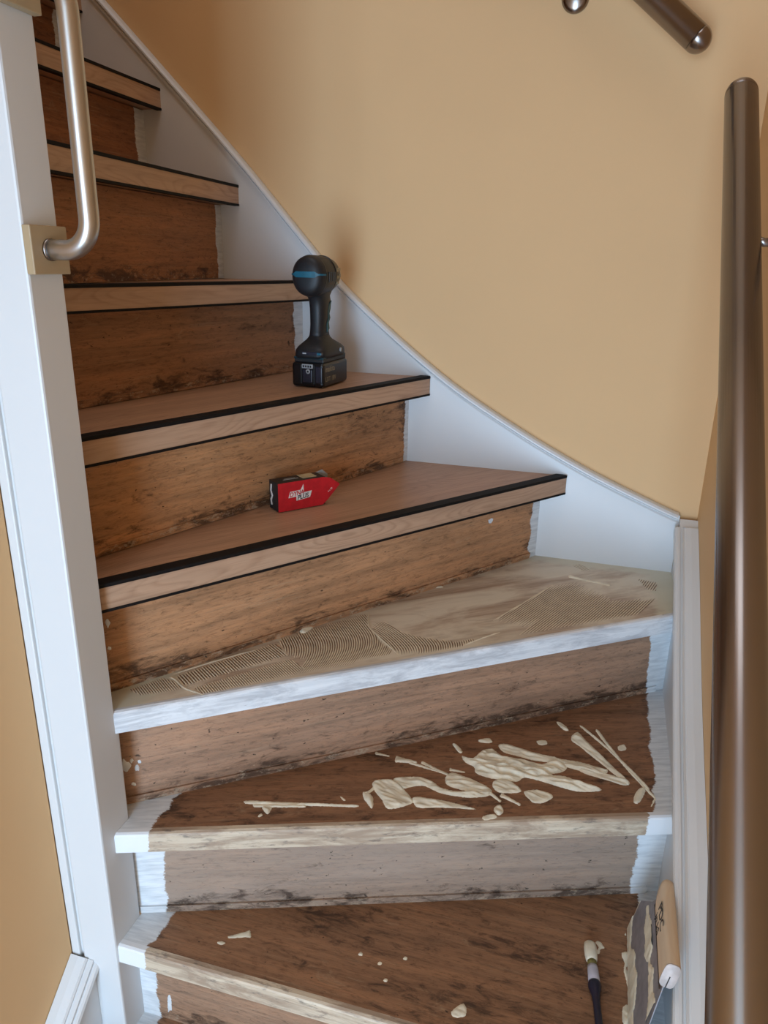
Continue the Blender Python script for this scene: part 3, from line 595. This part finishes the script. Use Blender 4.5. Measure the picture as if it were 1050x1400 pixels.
def comb(poly, sp, fn, hgt, wd, gw, N=22):
    vs = [p[1] for p in poly]; v0, v1 = min(vs), max(vs)
    cs = [p[0]-fn(p[1]) for p in poly]; c0, c1 = min(cs), max(cs)
    dc = max(abs(fn(v0+(v1-v0)*i/8)) for i in range(9))+.05; c = c0-dc
    while c < c1+dc:
        for off, kind in ((0, 0), (sp*.5, 1)):
            run = []
            for i in range(N+2):
                v = v0+(v1-v0)*i/N; p = Vector((c+off+fn(v)+random.uniform(-.00015, .00015), v))
                if i <= N and inpoly(p.x, p.y, poly): run.append(p); continue
                if len(run) >= 3:
                    (ridge_line(run, hgt, wd) if kind == 0 else (gw and groove_line(run, gw)))
                run = []
        c += sp
comb([(.0214, .0558), (.0738, .0753), (.0866, .0616), (.1007, .0323), (.0748, .0291), (.0396, .0333)], .0036, lambda v: -.306*v, .0009, .0009, .0007)
comb([(.0892, .0733), (.2592, .1283), (.2706, .077), (.1028, .0377)], .0046, lambda v: -.306*v, .0016, .0011, .0013)
comb([(.1143, .0308), (.2706, .0699), (.2882, .0301), (.2681, .0171), (.1266, .0059)], .0038, lambda v: -.263*v, .0010, .0010, .0008)
comb([(.2673, .1405), (.4476, .1898), (.4298, .1379), (.4307, .0869), (.4448, .0298), (.2855, .0132), (.2683, .019), (.2928, .0505), (.2686, .0805)], .0041, lambda v: -5*max(0, .115-v)**2-.6*max(0, v-.115)**2, .0015, .0011, .0011)
comb([(.4338, .1429), (.4328, .0905), (.4433, .0235), (.5049, .0104), (.562, .0174), (.6376, .0393), (.5496, .0405), (.5063, .0664), (.4714, .1058), (.4606, .1512)], .0044, lambda v: -2.2*max(0, v-.045)**2-10*max(0, .045-v)**2, .0014, .0011, .0012)
comb([(.6498, .0852), (.8421, .1912), (.896, .1902), (.9184, .0906), (1.0012, .073), (.9107, .0178), (.744, .0166), (.6386, .0152), (.6929, .0374)], .0082, lambda v: 1.64*v, .0012, .0011, .0011)
comb([(1.0248, .1673), (1.0544, .1331), (1.020, .095), (1.0057, .1058)], .0074, lambda v: 1.3*v, .0010, .0011, .0011)
comb([(.935, .2676), (.9574, .2654), (.9616, .2258), (.9416, .2273)], .0060, lambda v: -.3*v, .0007, .0009, .0007)
for bead in ([(.0829, .0722), (.0911, .0601), (.1022, .0318), (.1266, .0059)], [(.4469, .1864), (.4295, .136), (.4328, .0905), (.4433, .0235)], [(.6498, .0852), (.7466, .1357), (.8393, .1868)], [(.0881, .0782), (.1582, .098), (.2282, .114)], [(.56, .020), (.60, .032), (.64, .042)]):
    q = smooth_curve(bead, 8); ridge_line(q, .0022, .0012)
o = mesh('scraped_grooves', GV, GF, M_GROOVE, tr3, M3, False, True); o['kind'] = 'stuff'
o = mesh('combed_ridges', RV, RF, M_RIDGE, tr3, M3, True, True); o['kind'] = 'stuff'

# ------------------------------------------------------------ adhesive dollops and dabs
def inside_sd(p, poly):
    x, y = p; ins = False; dm = 1e9; n = len(poly)
    for i in range(n):
        x0, y0 = poly[i]; x1, y1 = poly[(i+1) % n]
        if (y0 > y) != (y1 > y) and x < (x1-x0)*(y-y0)/(y1-y0)+x0: ins = not ins
        dx, dy = x1-x0, y1-y0; q = dx*dx+dy*dy
        t = 0 if q == 0 else max(0, min(1, ((x-x0)*dx+(y-y0)*dy)/q))
        d = (x0+dx*t-x)**2+(y0+dy*t-y)**2
        if d < dm: dm = d
    return math.sqrt(dm)*(1 if ins else -1)
def smear(k, th, pts, name='adhesive_smear', riser=None):
    tr, M, L = riser or TR[k]; q = [Vector(p) if riser else Vector(loc2(M, p)) for p in pts]
    n = len(q); sm = []
    for i in range(n):                                   # closed rounded outline
        p0, p1, p2, p3 = q[i-1], q[i], q[(i+1) % n], q[(i+2) % n]
        for j in range(3):
            t = j/3; sm.append(0.5*((2*p1)+(p2-p0)*t+(2*p0-5*p1+4*p2-p3)*t*t+(3*p1-p0-3*p2+p3)*t**3))
    poly = [(p.x, p.y) for p in sm]
    x0 = min(p[0] for p in poly); x1 = max(p[0] for p in poly); y0 = min(p[1] for p in poly); y1 = max(p[1] for p in poly)
    w, h = x1-x0, y1-y0; g = max(.0007, min(.0016, min(w, h)/9)); mg = 2*g
    nx = int((w+2*mg)/g)+1; ny = int((h+2*mg)/g)+1
    ids = {}; V = []; Fc = []; sd = {}
    big = max(w, h); dirv = (q[n//2]-q[0]).normalized() if n else Vector((1, 0))
    for i in range(nx):
        for j in range(ny):
            p = (x0-mg+i*g, y0-mg+j*g); s = inside_sd(p, poly); s += (.0009*mnoise.noise(Vector((p[0]*260, p[1]*260, k)))+.0007*mnoise.noise(Vector((p[0]*700, p[1]*700, 3.))))*min(1., min(w, h)/.012)
            if s > -1.6*g: sd[(i, j)] = (p, s)
    for (i, j), (p, s) in sd.items():
        al = p[0]*dirv.x+p[1]*dirv.y; ac = -p[0]*dirv.y+p[1]*dirv.x
        th2 = th; nz = .62+.75*mnoise.noise(Vector((al*22+k, ac*95, th*999)))+.45*mnoise.noise(Vector((al*60, ac*220, 5.)))
        zz = th*max(.22, nz)*math.tanh(s/(.45*th+.0008)) if s > 0 else s*.8
        ids[(i, j)] = len(V); V.append((p[0], p[1], zz))
    for (i, j) in sd:
        if (i+1, j) in ids and (i, j+1) in ids and (i+1, j+1) in ids:
            Fc.append((ids[(i, j)], ids[(i+1, j)], ids[(i+1, j+1)], ids[(i, j+1)]))
    if riser: V = [(x, -z, y) for x, y, z in V]
    if Fc: mesh(name, V, Fc, M_DAB if riser else M_GLUE, tr, M, True, True)
for k, th, pts in SMEARS: smear(k, th*1.35, pts)
M_DAB = glue('white_paint_dab', srgb(226, 228, 230))
for k, th, pts in RISER_DABS: smear(k, th, pts, 'paint_dab', RI[k])

# ------------------------------------------------------------ handrails
def disc(name, c, n, r, t, parent):
    n = Vector(n).normalized(); c = Vector(c)
    tube(name, [c, c+n*t*.6, c+n*t], [r, r, r*.72], M_STEEL, parent, seg=28)
RR = .0225
def railframe(a, b):
    d = (Vector(b)-Vector(a)).normalized(); q = Vector((0, 0, 1)).rotation_difference(d)
    return Matrix.Translation(a) @ q.to_matrix().to_4x4(), (Vector(b)-Vector(a)).length
def handrail(label, a, b, dome):
    root = empty('handrail', a, label, 'handrail'); M, L = railframe(a, b)
    tube('rail_tube', [(0, 0, 0), (0, 0, L*.3), (0, 0, L*.6), (0, 0, L)], RR, M_STEEL, root, M, 40)
    d = (Vector(b)-Vector(a)).normalized()
    for p, e, dr in ((Vector(b), d, dome[1]), (Vector(a), -d, dome[0])):
        if dr:
            Mq = Matrix.Translation(p) @ Vector((0, 0, 1)).rotation_difference(e).to_matrix().to_4x4()
            tube('end_cap', [(0, 0, .0008), (0, 0, .004)], RR*.998, M_STEEL, root, Mq, 40, (False, True))
    return root
def along(a, b, t): return Vector(a)+(Vector(b)-Vector(a))*t
ra, rb = (.140, -.55, -1.36), (.140, 1.296, .236)
h1 = handrail('brushed steel handrail running up the right wall, nearest the camera', ra, rb, (True, True))
for t in (.12, .545, .885):
    p = along(ra, rb, t)
    tube('bracket_arm', [p+Vector((.015, 0, -.016)), p+Vector((.030, 0, -.020)), (WX-.004, p.y, p.z-.020)], .0055, M_STEEL, h1, seg=14)
    disc('wall_flange', (WX, p.y, p.z-.020), (-1, 0, 0), .021, .007, h1)
wa, wb = (-1.5, 1.5, 1.676), (.078, 1.5, .364)
h2 = handrail('brushed steel handrail end high on the yellow back wall', wa, wb, (True, True))
for x in (-.129, -.95):
    t = (x-wa[0])/(wb[0]-wa[0]); p = along(wa, wb, t)
    tube('bracket_arm', [p+Vector((0, .004, -.02)), p+Vector((0, .006, -.060)), p+Vector((0, .03, -.082)), (p.x, WY-.004, p.z-.085)], .0055, M_STEEL, h2, seg=14)
    disc('wall_flange', (p.x, WY, p.z-.085), (0, -1, 0), .024, .010, h2)

for q in (h1, h2): q['group'] = 'steel wall handrails'
# ------------------------------------------------------------ grab bar on the newel
gb = empty('grab_bar', (XP, .72, .0), 'satin steel vertical grab bar on beige blocks on the newel post', 'grab bar')
zb, zt = .006, .262
for zz in (zb, zt):
    bl = boxbm(XP+.0003, XP+.011, .6915, .749, zz-.026, zz+.025, None, .0012); bmobj('mounting_block', bl, M_BEIGE, gb)
    disc('flange_ring', (XP+.011, .7185, zz), (1, 0, 0), .0118, .004, gb)
BX, BY, RC = -.550, .7185, .032
pth = [(XP+.012, BY, zb), (XP+.02, BY, zb)]
for i in range(13):
    a = math.pi/2*i/12; pth.append((BX-RC+RC*math.sin(a), BY, zb+RC-RC*math.cos(a)))
for i in range(1, 6): pth.append((BX, BY, zb+RC+(zt-zb-2*RC)*i/6))
for i in range(13):
    a = math.pi/2*i/12; pth.append((BX-RC+RC*math.cos(a), BY, zt-RC+RC*math.sin(a)))
pth += [(XP+.02, BY, zt), (XP+.012, BY, zt)]
tube('bar', pth, .0108, M_STEELB, gb, seg=24)

# ------------------------------------------------------------ cordless impact driver on tread 5
D_BLACK = plain('tool_rubber_black', srgb(24, 26, 30), .5, 0, .25, 700)
D_DARK = plain('tool_plastic_dark', srgb(28, 29, 32), .38)
D_TEAL = plain('tool_teal_plastic', srgb(24, 96, 118), .45)
D_CASE = plain('hammer_case_dark', srgb(66, 60, 46), .4, .4)
D_BATT = plain('battery_black', srgb(18, 18, 21), .3)
D_NAVY = plain('battery_navy', srgb(36, 38, 52), .35)
D_GREY = plain('tool_grey_print', srgb(170, 174, 178), .5)
D_TAN = plain('tool_tan_print', srgb(150, 138, 110), .5)
DM = Matrix.Translation((-.545, 1.372, Z(5)+.0002)) @ Matrix.Rotation(math.radians(86), 4, 'Z')   # local x = forward
dr = empty('cordless_impact_driver', None, 'black cordless impact driver with teal accents standing on its battery', 'power tool', M=DM)
# battery
bt = bmobj('battery', boxbm(-.058, .056, -.034, .034, 0, .046, None, .006, 3), D_BATT, dr, DM)
bmobj('battery_rail', boxbm(-.052, .052, -.031, .031, .0455, .054, None, .002), D_BLACK, bt, DM)
for y in (-.0135, .0135): bmobj('rib', boxbm(-.0592, -.056, y-.0016, y+.0016, .006, .042, None, .0006), D_BLACK, bt, DM)
bmobj('release_button', boxbm(-.0595, -.056, -.0105, .0105, .008, .034, None, .002), D_NAVY, bt, DM)
bmobj('corner_panel', boxbm(-.0590, -.056, -.031, -.0165, .008, .040, None, .002), D_NAVY, bt, DM)
gp = bmobj('gauge_panel', boxbm(-.0597, -.056, -.0115, .0115, .0355, .0435, None, .001), D_GREY, bt, DM)
for i in range(4): bmobj('gauge_light', boxbm(-.0601, -.0590, -.009+i*.005, -.006+i*.005, .0375, .0415), D_BATT, bt, DM)
tube('check_button', [(-.0590, -.002, .030), (-.0603, -.002, .030)], .0045, D_GREY, bt, DM, 18)
tube('check_dot', [(-.0600, -.002, .030), (-.0606, -.002, .030)], .002, D_BATT, bt, DM, 12)
# side print on the battery (side seen from the stairs = local -y)
def side_text(body, size, x, z, mat, par):
    MM = DM @ Matrix.Translation((x, -.0341, z)) @ Matrix.Rotation(math.radians(90), 4, 'X')
    textmesh('print', body, size, mat, par, MM, ext=.0001)
side_text('makita', .016, -.050, .029, D_TAN, bt)
side_text('LXT 18V', .013, -.050, .011, D_TAN, bt)
# foot
loft('foot', [(.054, 0, 0, .056, .033, 5), (.060, 0, 0, .057, .034, 5), (.068, 0, 0, .056, .0335, 5), (.074, -.001, 0, .050, .0315, 4), (.080, -.003, 0, .040, .027, 3.2), (.086, -.004, 0, .030, .021, 2.8), (.091, -.004, 0, .025, .0175, 2.6), (.095, -.004, 0, .023, .0165, 2.5)], D_BLACK, dr, DM, 'z', 40)
bmobj('foot_band', boxbm(-.0535, .051, -.0318, .0318, .0525, .0565, None, .002), plain('tool_dark_teal', srgb(30, 62, 72), .4), dr, DM)
bmobj('mode_panel', boxbm(-.0582, -.050, -.030, .012, .0605, .0665, None, .001), D_NAVY, dr, DM)
bmobj('mode_key', boxbm(-.0588, -.050, -.029, -.020, .0612, .0658, None, .001), D_TEAL, dr, DM)
bmobj('mode_key', boxbm(-.0588, -.050, .002, .010, .0622, .0648, None, .0006), D_GREY, dr, DM)
tube('hook_screw', [(.02, -.0335, .0655), (.02, -.0352, .0655)], .004, D_GREY, dr, DM, 14)
# grip
loft('grip', [(.088, -.004, 0, .025, .0175, 2.6), (.10, -.004, 0, .0225, .0158, 2.5), (.115, -.003, 0, .0215, .0158, 2.4), (.13, -.002, 0, .022, .0165, 2.4), (.145, -.002, 0, .0225, .0168, 2.4), (.158, -.003, 0, .024, .0172, 2.4), (.168, -.006, 0, .029, .019, 2.3), (.178, -.008, 0, .038, .023, 2.2), (.188, -.008, 0, .042, .026, 2.2)], D_BLACK, dr, DM, 'z', 36)
# teal insert along the grip side
for s in (-1, 1):
    prism('grip_inlay', [(-.004, .100), (.006, .106), (.003, .118), (.010, .126), (.006, .134), (.012, .150), (.016, .158), (.006, .152), (.000, .136), (.003, .126), (-.004, .116)], s*.0152, s*.0172, 'y', plain('grip_inlay_teal', srgb(32, 78, 80), .5), dr, DM)
loft('trigger', [(.132, .024, 0, .006, .008, 2.5), (.142, .027, 0, .007, .009, 2.5), (.155, .028, 0, .008, .009, 2.5), (.165, .026, 0, .008, .008, 2.5)], D_DARK, dr, DM, 'z', 18)
# motor housing (along local x), rear cap towards the camera
CZD = .203
HS = [(-.062, .010, .012), (-.0608, .020, .023), (-.0578, .0265, .0300), (-.052, .0315, .0350), (-.042, .0335, .0370), (-.024, .0335, .0372), (-.004, .0322, .0365), (.006, .0315, .0358)]
loft('motor_housing', [(x, 0, CZD, ry, rz, 2.05) for x, ry, rz in HS], D_BLACK, dr, DM, 'x', 44)
loft('rear_seam', [(-.0415, 0, CZD, .0339, .0374, 2.05), (-.0395, 0, CZD, .0339, .0374, 2.05)], D_DARK, dr, DM, 'x', 44)
hc = loft('hammer_case', [(.006, 0, CZD+.001, .0308, .0345, 2.05), (.012, 0, CZD+.001, .0308, .0335, 2.), (.030, 0, CZD+.002, .0285, .0305, 2), (.042, 0, CZD+.002, .0240, .0255, 2), (.050, 0, CZD+.002, .018, .019, 2), (.054, 0, CZD+.002, .013, .013, 2)], D_CASE, dr, DM, 'x', 40)
loft('case_ring', [(.004, 0, CZD+.001, .0322, .0364, 2.05), (.009, 0, CZD+.001, .0322, .0364, 2.05)], D_DARK, dr, DM, 'x', 40)
tube('chuck', [(.054, 0, CZD+.002), (.064, 0, CZD+.002), (.066, 0, CZD+.002), (.072, 0, CZD+.002)], [.011, .011, .009, .009], D_DARK, dr, DM, 20)
# teal stripe wrapped round the rear cap, widening to a hexagonal badge in the middle
def hsx(y):
    y = abs(y)
    pts = [(0., -.0624), (.010, -.062)]+[(ry, x) for x, ry, rz in HS[1:5]]
    for (a, xa), (c, xc) in zip(pts, pts[1:]):
        if y <= c: return xa+(xc-xa)*(y-a)/(c-a)
    return -.042
bm = bmesh.new(); rows = []
for i in range(41):
    yy = -.0333+.0666*i/40; w = .0052 if abs(yy) < .019 else (.0015 if abs(yy) > .0245 else .0015+.0037*(.0245-abs(yy))/.0055)
    xx = hsx(yy); sgn = 1+.035*abs(yy)/.033
    rows.append([bm.verts.new((xx-.0011, yy*sgn, CZD+.003+w)), bm.verts.new((xx-.0011, yy*sgn, CZD+.003-w)), bm.verts.new((xx+.004, yy*.95, CZD+.003-w)), bm.verts.new((xx+.004, yy*.95, CZD+.003+w))])
for a, b in zip(rows, rows[1:]):
    for j in range(4): bm.faces.new((a[j], a[(j+1) % 4], b[(j+1) % 4], b[j]))
bm.faces.new(rows[0]); bm.faces.new(rows[-1][::-1])
bmobj('rear_stripe', bm, D_TEAL, dr, DM)
# vent slots and tan print on the side of the head
for s in (-1,):
    for i in range(4): bmobj('vent_slot', boxbm(-.030+i*.008, -.026+i*.008, s*.034-.0006, s*.034+.0006, CZD-.010, CZD+.008, None, .0004), D_DARK, dr, DM)
    for i, (x, z, w, hh) in enumerate(((.010, .008, .008, .006), (.020, .010, .007, .005), (.011, -.004, .010, .005), (.023, -.002, .005, .006), (.012, -.014, .008, .004))):
        bmobj('case_print', boxbm(x, x+w, s*.0305-.0006, s*.0305+.0030, CZD+z, CZD+z+hh, None, .0003), D_TAN, dr, DM)

# ------------------------------------------------------------ red screw box on tread 4
C_RED = plain('red_card', srgb(196, 28, 40), .45); C_BLK = plain('black_card', srgb(34, 32, 34), .5); C_WHT = plain('white_print', srgb(226, 220, 214), .5)
C_KRAFT = plain('kraft_label', srgb(196, 178, 140), .6); C_GREY = plain('grey_card', srgb(160, 160, 158), .7)
bd = Vector((.055, .068)).normalized()
BM = Matrix(((bd.x, -bd.y, 0, -.526), (bd.y, bd.x, 0, 1.120), (0, 0, 1, Z(4)+.0002), (0, 0, 0, 1)))
sb_ = empty('screw_box', None, 'small red and black cardboard screw box with an opened pointed flap', 'box', M=BM)
BL, BW, BH = .094, .036, .052
box('carton', 0, BL, .0006, BW, 0, BH, C_BLK, sb_, BM, .0006)
prism('front_panel', [(-.0004, .0002), (BL-.006, .0002), (BL+.004, .008), (BL+.030, .034), (BL+.027, .037), (BL+.010, BH-.003), (BL-.004, BH), (-.0004, BH)], -.0008, .0004, 'y', C_RED, sb_, BM)
prism('inner_flap', [(BL-.004, .020), (BL+.022, .026), (BL+.024, .046), (BL+.012, .056), (BL-.002, .052)], BW-.003, BW-.0022, 'y', C_GREY, sb_, BM)
box('top_label', BL-.040, BL-.012, .010, BW-.002, BH, BH+.0006, C_KRAFT, sb_, BM)
box('top_print', .018, .048, .016, .018, BH, BH+.0004, C_GREY, sb_, BM); box('top_print', .022, .044, .021, .0225, BH, BH+.0004, C_GREY, sb_, BM)
prism('end_print', [(.008, .008), (.012, .008), (.014, .018), (.009, .024), (.014, .034), (.012, .046), (.008, .046), (.010, .034), (.005, .026), (.010, .016)], -.0012, -.0002, 'x', C_WHT, sb_, BM @ Matrix.Translation((0, .016, 0)))
FT = lambda x, z, e: BM @ Matrix.Translation((x, -.0008-e, z)) @ Matrix.Rotation(math.radians(90), 4, 'X') @ Matrix.Rotation(math.radians(6), 4, 'Z')
prism('logo_plate', [(.0190, .0235), (.0345, .0245), (.0345, .0165), (.0620, .0195), (.0655, .0310), (.0490, .0300), (.0490, .0455), (.0435, .0355), (.0225, .0345)], -.0013, -.0008, 'y', C_WHT, sb_, BM)
textmesh('logo_text', 'DYNA', .0112, C_RED, sb_, FT(.0212, .0250, .0006), shear=.25, xs=.90, offset=.0002)
textmesh('logo_text', 'PLUS', .0112, C_BLK, sb_, FT(.0365, .0180, .0006), shear=.2, xs=.92, offset=.0002)
textmesh('size_text', '4 x 30', .0042, C_WHT, sb_, BM @ Matrix.Translation((BL+.006, -.0009, .022)) @ Matrix.Rotation(math.radians(90), 4, 'X') @ Matrix.Rotation(math.radians(38), 4, 'Z'))

# ------------------------------------------------------------ paint brush on tread 1
K_HAND = plain('navy_handle', srgb(24, 24, 44), .3); K_FER = plain('pale_ferrule', srgb(196, 194, 206), .4); K_OL = plain('olive_bristle', srgb(120, 112, 60), .7)
pa, pb = Vector((.0695, .915)), Vector((.0865, .790)); dd = (pb-pa).normalized()
KM = Matrix(((dd.x, -dd.y, 0, pa.x), (dd.y, dd.x, 0, pa.y), (0, 0, 1, Z(1)), (0, 0, 0, 1))) @ Matrix.Translation((0, 0, .0115)) @ Matrix.Rotation(math.radians(1.0), 4, 'Y')
br = empty('paint_brush', None, 'small round paint brush with cream-loaded bristles and navy handle', 'paint brush', M=KM)
loft('bristles', [(-.002, 0, -.002, .005, .004, 2.4), (.002, 0, -.0015, .0085, .0065, 2.4), (.010, 0, -.001, .0095, .0085, 2.2), (.020, 0, -.001, .0095, .0090, 2.2), (.030, 0, 0, .0085, .008, 2.2), (.034, 0, 0, .006, .006, 2)], M_GLUE, br, KM, 'x', 20)
loft('bristle_root', [(.030, 0, 0, .0068, .0068, 2), (.043, 0, 0, .0066, .0066, 2)], K_OL, br, KM, 'x', 18)
loft('ferrule', [(.041, 0, 0, .0072, .0072, 2), (.046, 0, 0, .0078, .0078, 2), (.066, 0, 0, .0084, .0084, 2), (.067, 0, 0, .0080, .0080, 2)], K_FER, br, KM, 'x', 24)
loft('handle', [(.066, 0, 0, .0082, .0082, 2), (.070, 0, 0, .0094, .0094, 2), (.076, 0, 0, .0092, .0092, 2), (.086, 0, 0, .0062, .0062, 2), (.10, 0, 0, .0052, .0052, 2), (.14, 0, 0, .0056, .0056, 2), (.18, 0, 0, .0064, .0064, 2), (.215, 0, 0, .0058, .0058, 2), (.225, 0, 0, .003, .003, 2)], K_HAND, br, KM, 'x', 20)

# ------------------------------------------------------------ notched glue spreader leaning on the right stringer
T_WOOD = oak('spreader_wood', 31, (238, 216, 188), (206, 176, 144)); T_STEEL = plain('spreader_steel', srgb(160, 160, 168), .4, .35); T_END = plain('spreader_end_paint', srgb(214, 206, 204), .6)
T_DARK = plain('spreader_blade_dark', srgb(52, 40, 34), .5)
# local frame: x = along the handle (towards the camera), z = up the blade, y = blade normal
lean = math.atan2(.026, .150)
ex = Vector((0, -1, 0)); ez = Vector((math.sin(lean), 0, math.cos(lean))); ey = ez.cross(ex)
TM = Matrix(((ex.x, ey.x, ez.x, .1270), (ex.y, ey.y, ez.y, .893), (ex.z, ey.z, ez.z, Z(1)+.0005), (0, 0, 0, 1)))
sp_ = empty('glue_spreader', None, 'notched glue spreader with wooden handle and smeared blade leaning on the right stringer', 'trowel', M=TM)
blp = [(-.075, 0)]
n = 32
for i in range(n):
    x = -.075+.235*i/n; w = .235/n
    blp += [(x+w*.5, 0), (x+w*.5, .003), (x+w, .003), (x+w, 0)]
blp += [(.132, .16), (.006, .16), (-.020, .120), (-.068, .070)]
prism('blade', blp, -.0006, .0006, 'y', T_STEEL, sp_, TM)
prism('blade_sleeve', [(-.004, .130), (.131, .130), (.132, .152), (.006, .152)], -.0022, .0022, 'y', T_DARK, sp_, TM)
loft('handle', [(.002, 0, .179, .005, .007, 3), (.006, 0, .176, .0085, .012, 3.2), (.012, 0, .170, .0095, .0175, 3.4), (.026, 0, .166, .0098, .0195, 3.6), (.137, 0, .166, .0098, .0195, 3.6), (.1395, 0, .166, .0098, .0195, 3.6)], T_WOOD, sp_, TM, 'x', 32)
loft('handle_end', [(.1390, 0, .166, .0100, .0197, 3.6), (.1408, 0, .166, .0094, .0191, 3.6)], T_END, sp_, TM, 'x', 32)
box('slot', .1404, .1412, -.0006, .0006, .1472, .166, T_DARK, sp_, TM)
# glue on the blade face: lumpy film
def film(name, x0, x1, z0, z1, y, th, mat, seed, fn):
    V = []; Fc = []; nx = int((x1-x0)/.003); nz = int((z1-z0)/.003); ok = {}
    for i in range(nx+1):
        for j in range(nz+1):
            x = x0+(x1-x0)*i/nx; z = z0+(z1-z0)*j/nz
            s = fn(x, z)+.010*mnoise.noise(Vector((x*40, z*40, seed)))
            ok[(i, j)] = len(V); t = th*(.5+.7*abs(mnoise.noise(Vector((x*60, z*25, seed+3)))))
            V.append((x, y-(t if s > 0 else -.0004), z))
    for i in range(nx):
        for j in range(nz): Fc.append((ok[(i, j)], ok[(i+1, j)], ok[(i+1, j+1)], ok[(i, j+1)]))
    return mesh(name, V, Fc, mat, sp_, TM, True, True)
# the film sits on the side of the blade turned to the stairs
ysign = -1 if (TM.to_3x3() @ Vector((0, -1, 0))).x < 0 else 1
def film2(*a): 
    o = film(*a)
    if ysign > 0:
        for v in o.data.vertices: v.co.y = -v.co.y
    return o
film2('adhesive_film', -.074, .158, .002, .062, -.0006, .0022, M_GLUE, 2., lambda x, z: .030-z+.012*math.sin(x*40))
film2('adhesive_film', -.030, .135, .060, .112, -.0006, .0020, M_GLUE, 7., lambda x, z: .012-abs(z-.095)+.006*math.sin(x*55))
TX = lambda x, z: TM @ Matrix.Translation((x, ysign*.0099, z)) @ Matrix.Rotation(math.radians(90 if ysign < 0 else -90), 4, 'X')
if ysign > 0: TX = lambda x, z: TM @ Matrix.Translation((x, .0099, z)) @ Matrix.Rotation(math.pi, 4, 'Z') @ Matrix.Rotation(math.radians(90), 4, 'X')
textmesh('handle_writing', 'PDC', .021, C_BLK, sp_, TX(.040, .168), ext=.0002)
textmesh('handle_writing', 'jn kS', .017, C_BLK, sp_, TX(.042, .153), ext=.0002)
